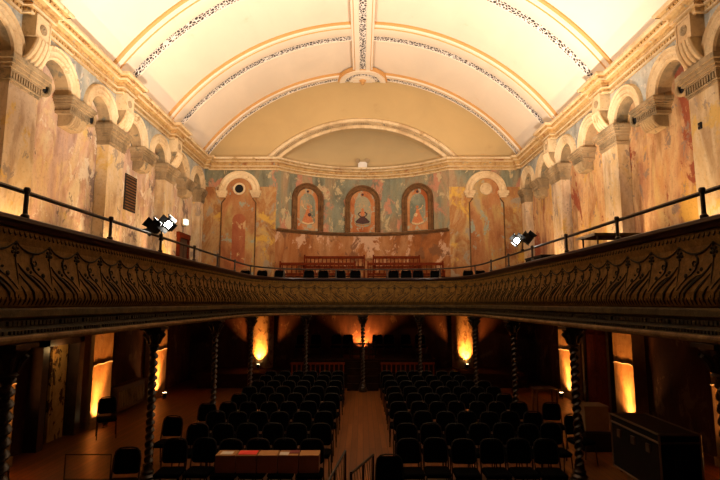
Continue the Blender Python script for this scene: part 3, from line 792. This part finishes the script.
# twisted columns
def make_column():
    t = thing('twisted_column', '', 'column', group='barley-twist columns under the balcony')
    H = -.45-FLOOR; n = 14; rows = []; N_ = 340; z0 = .32; z1 = H-.36
    for i in range(N_+1):
        z = z0+(z1-z0)*i/N_; ph = 2*PI*z/.135
        row = []
        for k in range(n):
            a = 2*PI*k/n; r = .072+.034*math.cos(2*(a-ph/1.0*.5)-0)*1.0
            cx, cy = .008*math.cos(ph), .008*math.sin(ph)
            r = .040+.042*(.5+.5*math.cos(2*a-ph*1.0))**.8
            row.append((cx+r*math.cos(a), cy+r*math.sin(a), z))
        rows.append(row)
    b = MB(); b.loft(rows, 0, closed=True); b.build('shaft', M['column'], t, True)
    b = MB(); b.lathe([(0,0),(.17,0),(.17,.08),(.14,.1),(.15,.14),(.11,.18),(.12,.23),(.09,.27),(.09,.34)], n=16); b.build('base', M['column'], t, True)
    b = MB(); b.lathe([(.085,H-.37),(.11,H-.35),(.085,H-.33),(.1,H-.25),(.13,H-.16),(.18,H-.08),(.20,H-.07),(.20,H)], n=16)
    for i in range(8):
        a = i*PI/4; b.tube([(.10*math.cos(a), .10*math.sin(a), H-.31), (.14*math.cos(a), .14*math.sin(a), H-.2), (.20*math.cos(a), .20*math.sin(a), H-.13), (.19*math.cos(a), .19*math.sin(a), H-.16)], [.02,.03,.03,.015], 6)
    b.box(-.2, .2, -.2, .2, H-.05, H-.001); b.build('capital', M['column'], t, True)
    return t
col0 = make_column()
cols = [(-4.0,5.75,'left side, nearest the stage'),(4.0,5.75,'right side, nearest the stage'),(-4.0,9.72,'left side, second from the stage'),(4.0,9.72,'right side, second from the stage'),
        (-4.0,13.75,'left side, third from the stage'),(4.0,13.55,'right side, third from the stage'),(-3.82,17.35,'left rear corner of the horseshoe'),(3.82,17.35,'right rear corner of the horseshoe'),
        (-2.15,19.2,'rear, left of the centre column'),(2.15,19.2,'rear, right of the centre column'),(0,19.5,'rear centre, against the central glow')]
for x, y, l in cols:
    sg = 0 if abs(x) < .1 else (-1 if x < 0 else 1)
    put(col0, (x-(.0 if abs(x) < 3.9 else -sg*0.0), y, FLOOR), 0, 'barley-twist column, '+l)

# ------------------------------------------------------------------ rear platform & back piers
b = MB(); b.box(-6.5, 6.5, 20.2, D-.01, FLOOR+.001, -2.75); o = b.build('rear_platform', M['soffit'])
tag(o, 'low dark wooden platform along the rear wall below the balcony', 'platform')
b = MB(); b.box(-2.9, 2.9, 20.3, D-.01, -2.749, -2.2); o = b.build('upper_platform', M['soffit'])
tag(o, 'raised central wooden tier at the rear holding a row of chairs', 'platform')
for sg in (-1, 1):
    n = 14; rows = []
    b = MB()
    for i in range(n+1):
        a = PI*i/n
        x = sg*4.42-.5*math.cos(a); y = D-.55*math.sin(a)
        rows.append([(x, y, -2.749), (x, y, -.43)])
    b.loft(rows); o = b.build('rounded_pier', M['pier_rough'], smooth=True)
    tag(o, 'rough rounded plaster pier on rear wall, %s of the aisle, glowing from below' % ('left' if sg < 0 else 'right'), 'pier')
# rear balustrade
for sg in (-1, 1):
    t = thing('low_balustrade', 'low dark balustrade at the rear, %s of the central steps' % ('left' if sg < 0 else 'right'), 'balustrade', (sg*1.75, 19.9, FLOOR))
    MB().box(-1.05, 1.05, -.03, .03, .95, 1.02).build('top_rail', M['wood_red'], t)
    MB().box(-1.05, 1.05, -.03, .03, .10, .16).build('bottom_rail', M['wood_red'], t)
    for i in range(12):
        x = -1.0+2.0*i/11; MB().box(x-.022, x+.022, -.02, .02, 0 if i in (0, 11) else .16, .95).build('baluster', M['wood_red'], t)
t = thing('centre_steps', 'small dark flight of steps up to the lit rear platform', 'steps', (0, 19.6, FLOOR))
for i in range(4): MB().box(-.6, .6, i*.17, .68, i*.26, i*.26+.26).build('step', M['soffit'], t)
t = thing('slatted_screen', 'black slatted guard with gaps in front of central glow', 'guard', (0, 20.55, -2.2))
for i in range(3): MB().box(-.55, .55, -.015, .015, -.0+.15+i*.2, .22+i*.2).build('slat', M['bmetal'], t)
for x in (-.5, -.1, .22, .5): MB().box(x-.025, x+.025, -.03, .03, 0, .68).build('post', M['bmetal'], t)

# ------------------------------------------------------------------ chairs
def make_chair():
    t = thing('stacking_chair', '', 'chair', group='black stacking chairs in the hall')
    def cushion(w, d, h, z, r=.05, n=4):
        b = MB(); pts = []
        for cx, cy, a0 in ((w/2-r, d/2-r, 0), (-w/2+r, d/2-r, PI/2), (-w/2+r, -d/2+r, PI), (w/2-r, -d/2+r, 1.5*PI)):
            for i in range(n+1): a = a0+PI/2*i/n; pts.append((cx+r*math.cos(a), cy+r*math.sin(a)))
        def row(k, zz): return [(x*k, y*k, zz) for x, y in pts]
        b.loft([row(.92, z), row(1, z+h*.3), row(1, z+h*.7), row(.9, z+h)], 0, closed=True)
        b.ngon(row(.92, z)); b.ngon(row(.9, z+h)); return b
    cushion(.44, .43, .07, .41).build('seat', M['black'], t, True)
    bk = cushion(.41, .40, .05, 0, .05, 6)
    bk.v = [(x*(1-.10*max(0, y/.2)**3), y-(.05*(abs(x)/.2)**3 if y > .12 else 0), z) for x, y, z in bk.v]
    # stand the backrest up: local (x, y, z) -> (x, back, up)
    lean = math.radians(10)
    def up(v):
        x, y, z = v; return (x, .20+(y+.18)*math.sin(lean)+z*.9, .55+(y+.18)*math.cos(lean))
    bk.v = [up(v) for v in bk.v]; bk.build('backrest', M['black'], t, True)
    arch = [(-.215,.17,.44),(-.215,.215,.6),(-.21,.25,.78),(-.19,.265,.87),(-.14,.275,.915),(-.06,.28,.93),(.06,.28,.93),(.14,.275,.915),(.19,.265,.87),(.21,.25,.78),(.215,.215,.6),(.215,.17,.44)]
    b = MB(); b.tube(arch, .0125, 6); b.build('back_frame', M['bmetal'], t, True)
    b = MB(); b.tube([(-.2,.18,.405),(-.2,-.18,.405),(.2,-.18,.405),(.2,.18,.405)], .011, 6); b.build('seat_frame', M['bmetal'], t)
    for q in (-1, 1):
        b = MB(); b.tube([(q*.215,.17,.45),(q*.22,.22,.0)], .0125, 6); b.build('leg', M['bmetal'], t)
        b = MB(); b.tube([(q*.2,-.17,.41),(q*.215,-.215,.0)], .0125, 6); b.build('leg', M['bmetal'], t)
    return t
ch0 = make_chair()
rows_y = [8.95+1.12*i for i in range(9)]
PL = ['first', 'second', 'third', 'fourth', 'fifth', 'sixth', 'seventh', 'eighth', 'ninth']
seat_x = {}
for r, y in enumerate(rows_y):
    for sg in (-1, 1):
        side = 'left' if sg < 0 else 'right'
        nc = 7 if (sg > 0 and r) else 6
        for c in range(nc):
            x0 = .86 if r else (.90 if sg < 0 else .80)
            x = sg*(x0+c*.48)+random.uniform(-.02, .02)
            yy_ = y+random.uniform(-.05, .05)
            if abs(x) > 3.75 and abs(yy_-9.72) < .5: continue
            if abs(x) > 3.7 and y > 16: continue
            if abs(x) > 3.5 and abs(y-17.35) < .5: continue
            if r == 0: seat_x[(sg, c)] = (x, yy_)
            put(ch0, (x, yy_, FLOOR), random.uniform(-.06, .06), 'black padded chair in %s row %s of aisle, %s from the aisle' % (PL[r], side, PL[c]))
for x, y, rz, l in [(-3.88, 8.4, .10, 'black padded chair alone at left end of the front row, by the twisted column'),
                    (-4.05, 10.75, -.05, 'black padded chair left of second row, beside the second left column'),
                    (-3.72, 12.1, 0, 'black padded chair with arched back at outer left, furthest of the strays'),
                    (-6.4, 12.95, .5, 'black padded chair against the left wall beside the glowing pier'),
                    (.40, 8.0, .0, 'black padded chair standing forward at right edge of the aisle'),
                    (4.5, 12.2, -.1, 'black padded chair outside the right block near the cream crate'),
                    (4.55, 10.9, .15, 'black padded chair outside the right block beside the flight case')]:
    put(ch0, (x, y, FLOOR), rz, l)
for i, x in enumerate((-2.55, -1.95, -1.1, -.62, .62, 1.1, 1.8, 2.4)):
    put(ch0, (x, 21.0, -2.2), 0, 'black chair on the raised rear tier, %s from its left end' % PL[i])
# gallery chairs at the rear
bs0 = MB(); bs0.box(-5.4, 5.4, 19.75, 20.55, BF+.001, BF+.12); bs0.build('chair_step', M['soffit'], bal)
for i, x in enumerate((-4.77, -4.08, -3.37, -2.18, -1.60, -.91, -.3, 1.25, 1.76, 2.24, 2.95, 4.28, 4.77)):
    put(ch0, (x, 20.05, BF+.121), 0, 'black chair back behind the rear balcony rail, %s from the left' % (PL+['tenth','eleventh','twelfth','thirteenth'])[i])

# leaflet boxes on front-left seats
LAB = [('cardtop', 'white', 'cardboard box with white sheet on top, leftmost on the front row seats'), ('cardtop', 'red', 'cardboard box with bright red leaflet on its lid'),
       ('cardtop', None, 'plain buff-lidded cardboard box, middle of the five'), ('cardtop', 'both', 'cardboard box topped with white papers and dark red card'), ('cardtop', None, 'plain cardboard box at the aisle end of the five')]
for i in range(5):
    c = 4-i
    x, y = -2.33+.352*i, 8.95
    t = thing('cardboard_box', LAB[i][2], 'box', (x, y-.02, FLOOR+.481), 0, 'cardboard boxes on the front-left seats')
    b = MB(); b.box(-.166, .166, -.13, .17, 0, .27); b.build('carton', M['card'], t)
    b = MB(); b.box(-.168, .168, -.135, .172, .27, .285); b.build('lid', M['cardtop'], t)
    if LAB[i][1] == 'red': MB().box(-.15, .16, -.09, .12, .285, .295).build('leaflet', M['red'], t)
    if LAB[i][1] == 'white': MB().box(-.1, .1, -.08, .08, .285, .292).build('sheet', M['white'], t)
    if LAB[i][1] == 'both':
        MB().box(-.15, .0, -.12, .04, .285, .292).build('sheet', M['white'], t); MB().box(0.005, .17, -.02, .14, .285, .295).build('leaflet', M['dkred'], t)

# ------------------------------------------------------------------ benches in the apse
def bench(name, x0, x1, y, z0, lab, n):
    L = x1-x0; t = thing(name, lab, 'bench', ((x0+x1)/2, y, z0), 0, 'wooden spindle-back benches')
    h = L/2
    MB().box(-h, h, -.38, .06, .42, .46).build('seat', M['wood_red'], t)
    b = MB(); b.box(-h, h, .04, .10, .92, 1.04); b.build('top_rail', M['wood_red'], t)
    MB().box(-h, h, .045, .095, .50, .58).build('lower_rail', M['wood_red'], t)
    for i in range(n):
        x = -h+.12+(L-.24)*i/(n-1)
        b = MB(); b.lathe([(.018,.58),(.03,.64),(.018,.70),(.028,.80),(.018,.86),(.02,.92)], (x, .07, 0), 8); b.build('spindle', M['wood_red'], t, True)
    for x in (-h+.03, h-.03):
        b = MB(); b.box(x-.035, x+.035, .03, .11, 0, 1.10); b.build('end_post', M['wood_red'], t)
        b = MB(); b.box(x-.03, x+.03, -.36, -.30, 0, .64); b.box(x-.035, x+.035, -.38, .04, .64, .68); b.build('arm', M['wood_red'], t)
bench('spindle_bench', -2.68, .10, 22.72, 1.12-.01, 'red-brown spindle-back bench on the upper step, left of the centre gap', 15)
bench('spindle_bench', .46, 2.62, 22.72, 1.12-.01, 'red-brown spindle-back bench on the upper step, right of the centre gap', 12)
bench('spindle_bench', -3.6, -.3, 21.55, .72-.001, 'long low red-brown bench in front of apse, left half', 16)
bench('spindle_bench', .2, 3.5, 21.55, .72-.001, 'long low red-brown bench in front of apse, right half', 16)
bal_step = MB(); bal_step.box(-3.7, 3.7, 21.1, 21.899, BF+.001, .718); bal_step.build('front_step', M['soffit'], bal)
bs = MB(); bs.box(-3.1, 3.1, 22.25, 22.93, .7501, 1.109); bs.build('upper_step', M['soffit'], bal)

# table on right balcony
t = thing('folding_table', 'pale-edged folding table behind the right balcony rail', 'table', (4.85, 9.35, BF+.001))
MB().box(-.66, .66, -.37, .37, .93, .965).build('tabletop', M['wood_red'], t)
b = MB(); b.box(-.68, -.66, -.38, .38, .92, .97); b.build('pale_edge', M['white'], t); b = MB(); b.box(-.66, .66, -.38, -.37, .92, .97); b.build('brown_edge', M['b_lip'], t)
for x, y in ((-.58,-.3),(.58,-.3),(-.58,.3),(.58,.3)):
    b = MB(); b.tube([(x, y, 0), (x, y, .93)], .018, 8); b.build('leg', M['alu'], t)
t = thing('low_trolley', 'low dark crate on right balcony near the floodlight', 'crate', (4.75, 12.9, BF+.001))
MB().box(-.35, .35, -.6, .6, 0, .86).build('body', M['case'], t); MB().box(-.37, .37, -.62, .62, .86, .9).build('lid', M['bmetal'], t)

# ------------------------------------------------------------------ flood lamps on the rail
def flood(loc, lab, rz, a):
    t = thing('flood_lamp', lab, 'flood lamp', loc, rz, 'theatre floodlights clamped to the balcony rail'); t.scale = (.84, .84, .84)
    b = MB(); b.tube([(0,0,-.10),(0,0,.12)], .018, 8); b.box(-.035,.035,-.05,.05,-.14,-.08); b.build('clamp', M['bmetal'], t)
    b = MB(); b.tube([(-.2,0,.14),(.2,0,.14)], .016, 8); b.build('yoke', M['bmetal'], t)
    for q, roll, tx in ((-1, 40, .02), (1, 40, .0)):
        h = bpy.data.objects.new('lamp_head', None)
        R = Matrix.Rotation(math.radians(roll), 3, 'Y')
        c = Vector((q*.17, 0, .2+.03*q))
        def tr(b):
            b.v = [tuple(R @ Vector(v)+c) for v in b.v]; return b
        b = MB(); b.box(-.10,.10,-.02,.16,-.10,.10); b.box(-.08,.08,.16,.2,-.08,.08); b.box(-.12,.12,-.04,-.02,-.12,.12)
        hd = tr(b).build('lamp_head', M['bmetal'], t)
        b = MB()
        b.quad((-.10,-.04,.11),(.10,-.04,.11),(.13,-.16,.2),(-.13,-.16,.2)); b.quad((-.10,-.04,-.11),(.10,-.04,-.11),(.13,-.16,-.2),(-.13,-.16,-.2))
        b.quad((-.11,-.04,-.10),(-.11,-.04,.10),(-.22,-.12,.12),(-.22,-.12,-.12))
        tr(b).build('barn_door', M['bmetal'], hd)
        b = MB(); b.quad((-.10,-.04,.115),(.10,-.04,.115),(.11,-.09,.20),(-.11,-.09,.20)); tr(b).build('white_glow_flap', M['gel'], hd)  # flap is no lamp; its brightness is put in as emission
        b = MB(); b.box(-.07,.07,-.046,-.041,-.07,.07); tr(b).build('lamp_lens', M['lampface'] if q == a else M['bmetal'], hd)
    return t
flood((-BW+.06, 9.65, 1.33), 'glaring double floodlight clamped on the left balcony rail', 0, 1)
flood((BW-.06, 12.3, 1.40), 'glaring double floodlight clamped on the right balcony rail', 0, -1)

# ------------------------------------------------------------------ side aisle furniture
def parcan(loc, rz, lab, proto=[None]):
    if proto[0] is None:
        t = thing('floor_uplight', '', 'uplight', group='small floor uplights at the piers')
        b = MB(); b.tube([(0,0,.05),(0,0,.1),(0,0,.21)], [.05,.075,.08], 14, cap=False); b.disc((0,0,.05),(0,0,-1),.05,.005,14); b.build('can', M['bmetal'], t, True)
        b = MB(); b.disc((0,0,.195),(0,0,1),.072,.006,14); b.build('lamp_lens', M['lampwarm'], t)
        b = MB(); b.tube([(-.1,0,.0),(-.1,0,.13),(-.085,0,.14)], .01, 6); b.tube([(.1,0,.0),(.1,0,.13),(.085,0,.14)], .01, 6); b.box(-.12,.12,-.03,.03,0,.012); b.build('bracket', M['bmetal'], t)
        proto[0] = t
    return put(proto[0], loc, rz, lab)
LIGHTS = []
def area_spot(loc, energy, col, angle=70, target=None, size=.06, blend=.6):
    l = bpy.data.lights.new('uplight_beam', 'SPOT'); l.energy = energy; l.color = col; l.spot_size = math.radians(angle); l.spot_blend = blend; l.shadow_soft_size = size
    o = bpy.data.objects.new('uplight_beam', l); COL.objects.link(o); o.location = loc
    d = Vector(target)-Vector(loc); o.rotation_euler = d.to_track_quat('-Z', 'Y').to_euler(); return o
ORG = (1, .36, .07); AMB = (1, .60, .28)
LOWE = 850; UPE = 500
for sg in (-1, 1):
    side = 'left' if sg < 0 else 'right'
    for i, P in enumerate(PS):
        x = sg*(WF-.30)
        if i:
            parcan((x, P-.28, FLOOR), PI/2, 'small glowing floor uplight at foot of the %s pier, %s from the stage' % (side, NTH[i]))
            area_spot((x, P-.28, FLOOR+.24), LOWE, ORG, 60, (sg*(WF+.05), P-.05, -.7), .10, 1)
            area_spot((sg*(WF-.2), P-.3, FLOOR+.25), 170, (1, .42, .12), 125, (sg*(WF+.05), P-.15, -2.2), .08, 1)
        xb = sg*(WF-.35)
        parcan((xb, P, BF+.001), PI/2, 'floor uplight behind the balcony ledge at %s pilaster, %s from the stage' % (side, NTH[i]))
        area_spot((xb, P, BF+.25), UPE*(1 if i else .3), AMB, 110, (sg*(WF-.1), P, 4), .08)
for sg in (-1, 1):
    parcan((sg*4.42, D-.75, -2.749), 0, 'floor uplight at the rounded rear pier, %s of aisle' % ('left' if sg < 0 else 'right'))
    area_spot((sg*4.42, D-.75, -2.5), 700, ORG, 92, (sg*4.42, D-.4, -.8), .05)
parcan((0, 22.1, -2.199), 0, 'floor uplight behind the centre column on the rear tier')
area_spot((0, 22.1, -1.97), 900, ORG, 120, (0, D, -.9), .05)

# radiator, door, low rail, old door panel on left
t = thing('radiator', 'long low cream radiator cabinet along the left wall', 'radiator', (-WR+.0, 16.3, FLOOR))
b = MB(); b.box(.01, .28, -.95, .95, .08, .78); b.build('casing', M['radiator'], t)
b = MB(); b.box(.0, .31, -1.0, 1.0, .78, .82); b.build('top', M['radiator'], t)
b = MB(); 
for i in range(16): b.box(.28, .295, -.85+i*.11, -.8+i*.11, .18, .65)
b.build('grille', M['mould_dark'], t)
t = bpy.data.objects.new('door_2', None); COL.objects.link(t); t.location = (-WR, 12.5, FLOOR); t['kind'] = 'structure'
b = MB(); b.box(0, .30, -.85, -.62, 0, 2.45); b.box(0, .30, .62, .85, 0, 2.45); b.box(0, .30, -.85, .85, 2.30, 2.5); b.build('door_frame', M['door'], t)
MB().box(.0, .02, -.62, .62, 0, 2.3).build('dark_opening', M['hole'], t)
b = MB(); b.box(.05, .11, -.18, .44, .02, 2.3); b.box(.11, .12, -.1, .36, 1.2, 2.15); b.box(.11, .12, -.1, .36, .2, 1.05); b.build('door_leaf', M['door_old'], t)
pl = bpy.data.lights.new('doorway_light', 'POINT'); pl.energy = 7; pl.color = (1,.6,.22); pl.shadow_soft_size = .05
po = bpy.data.objects.new('doorway_light', pl); COL.objects.link(po); po.location = (-7.2, 12.25, -1.1)
for i, (y, sg) in enumerate(((16.4, 1), (12.3, 1))):
    if i: continue
    t = bpy.data.objects.new('door_3', None); COL.objects.link(t); t.location = (WR, y, FLOOR); t['kind'] = 'structure'
    b = MB(); b.box(-.16, 0, -.95, -.8, 0, 2.5); b.box(-.16, 0, .8, .95, 0, 2.5); b.box(-.16, 0, -.95, .95, 2.5, 2.65); b.build('door_frame', M['door'], t)
    for q in (-1, 1):
        b = MB(); xs = sorted((q*.01, q*.8)); b.box(-.08, -.0, *xs, 0, 2.5)
        for z0, z1 in ((.2,.95),(1.1,2.3)): ys_ = sorted((q*.12, q*.68)); b.box(-.1, -.08, *ys_, z0, z1)
        b.build('door_leaf', M['wood_red'], t)
t = thing('low_metal_frame', 'thin black metal floor frame standing near the left front chair', 'frame', (-5.05, 9.6, FLOOR))
b = MB(); b.tube([(-.42,0,.0),(-.42,0,.55),(.42,.0,.55),(.42,0,.0)], .012, 6); b.build('hoop', M['bmetal'], t)
b = MB(); b.tube([(-.42,0,.12),(.42,0,.12)], .009, 6); b.tube([(-.42,-.2,.01),(-.42,.2,.01)], .012, 6); b.tube([(.42,-.2,.01),(.42,.2,.01)], .012, 6); b.build('crossbar', M['bmetal'], t)
t = thing('fire_extinguisher', 'dim red fire extinguisher standing near the nearest left column', 'extinguisher', (-5.95, 8.65, FLOOR))
b = MB(); b.lathe([(0,0),(.08,0),(.085,.03),(.085,.42),(.06,.5),(.025,.54),(.025,.58),(0,.58)], n=14); b.build('cylinder_body', M['extred'], t, True)
b = MB(); b.box(-.03,.03,-.02,.1,.58,.62); b.tube([(.02,0,.6),(.1,0,.55),(.11,0,.3)], .012, 6); b.build('hose', M['bmetal'], t)

# flight case
t = thing('flight_case', 'large black flight case with metal edges at lower right', 'flight case', (5.35, 9.65, FLOOR))
hx, hy, z0, z1 = .36, .84, .0, 1.1
MB().box(-hx+.012, hx-.012, -hy+.012, hy-.012, .1, z1-.012).build('body', M['case'], t)
def edgebar(b, a, c): b.tube([a, c], .022, 4)
b = MB()
for z in (.1, z1-.15, z1-.012):
    for s in (-1, 1):
        edgebar(b, (s*(hx-.012),-hy,z), (s*(hx-.012),hy,z)); edgebar(b, (-hx,s*(hy-.012),z), (hx,s*(hy-.012),z))
for sx in (-1, 1):
    for sy_ in (-1, 1): edgebar(b, (sx*(hx-.012), sy_*(hy-.012), .1), (sx*(hx-.012), sy_*(hy-.012), z1-.01))
b.build('metal_edging', M['alu'], t)
for sx in (-1, 1):
    for sy_ in (-1, 1):
        b = MB(); b.disc((sx*(hx-.1), sy_*(hy-.12), .05), (1,0,0), .05, .035, 14); b.build('castor', M['bmetal'], t)
for y in (-.5, 0, .5):
    b = MB(); b.box(-hx-.02, -hx+.012, y-.06, y+.06, .72, .86); b.build('latch', M['alu'], t)
b = MB(); b.box(-.12,.12,-hy-.02,-hy+.012,.55,.68); b.build('handle', M['bmetal'], t)
t = thing('equipment_trunk', 'black trunk under the cream crate behind the flight case', 'trunk', (5.3, 12.0, FLOOR))
MB().box(-.33,.33,-.3,.3,0,.40).build('body', M['case'], t); MB().box(-.34,.34,-.31,.31,.40,.44).build('lid', M['bmetal'], t)
t = thing('cream_crate', 'cream painted box standing on a black trunk near right aisle', 'box', (5.3, 12.0, FLOOR+.441))
MB().box(-.27,.27,-.24,.24,0,.50).build('body', M['crate'], t); MB().box(-.285,.285,-.255,.255,.50,.54).build('lid', M['crate'], t)
t = thing('side_table', 'small dark table near the far right uplight', 'table', (5.6, 15.9, FLOOR))
MB().box(-.35,.35,-.25,.25,.68,.72).build('tabletop', M['door'], t)
for x, y in ((-.3,-.2),(.3,-.2),(-.3,.2),(.3,.2)): MB().box(x-.02,x+.02,y-.02,y+.02,0,.68).build('leg', M['door'], t)

# stage steps' handrails
for lab, A, B_ in (('black handrail of the stage steps, left of aisle', (-.27,7.5,-2.10), (-.52,6.5,-2.3)), ('black meshed handrail of the stage steps, right of aisle', (.13,7.5,-2.15), (-.16,6.3,-2.02))):
    t = thing('step_handrail', lab, 'handrail', (A[0], A[1], FLOOR), 0, 'handrails of the stage steps')
    a = Vector(A); c = Vector(B_); off = Vector((A[0], A[1], FLOOR))
    b = MB(); b.tube([tuple(a-off), tuple(c-off)], .018, 8); b.build('top_rail', M['bmetal'], t)
    for k_ in (0, .5, 1):
        p = a.lerp(c, k_); b = MB(); b.tube([tuple(p-off), (p.x-off.x, p.y-off.y, 0)], .016, 8); b.build('post', M['bmetal'], t)
    b = MB()
    for k_ in range(1, 9):
        p = a.lerp(c, k_/9); q = a.lerp(c, max(0, k_/9-.35)); b.tube([(p.x-off.x, p.y-off.y, p.z-off.z), (q.x-off.x, q.y-off.y, .2)], .004, 4)
    b.build('infill_wires', M['bmetal'], t)

# ------------------------------------------------------------------ flood beams (upper hall light)
FE = 3350
for x, y in ((-BW+.15, 10.0), (BW-.15, 12.45)):
    sg = -1 if x < 0 else 1
    area_spot((x, y-.1, 1.75), FE, (1, .81, .645), 160, (x*.25, y+3, 9), .15, .9)


# lift everything so that the floor is z = 0
for o in bpy.data.objects:
    if o.parent is None: o.location.z += EYE

# ------------------------------------------------------------------ camera, world, view
cam = bpy.data.cameras.new('camera'); co = bpy.data.objects.new('camera', cam); COL.objects.link(co)
cam.sensor_width = 36; cam.lens = 36*500/720; cam.shift_x = -2/720; cam.clip_end = 200
co.location = (-.03, 0, EYE); co.rotation_euler = (PI/2+math.atan(63.5/500), 0, 0)
sc = bpy.context.scene; sc.camera = co
w = bpy.data.worlds.new('world'); sc.world = w; w.use_nodes = True
w.node_tree.nodes['Background'].inputs[0].default_value = (.012,.008,.005,1); w.node_tree.nodes['Background'].inputs[1].default_value = .3
sc.view_settings.view_transform = 'Standard'; sc.view_settings.look = 'None'; sc.view_settings.exposure = 0; sc.view_settings.gamma = 1
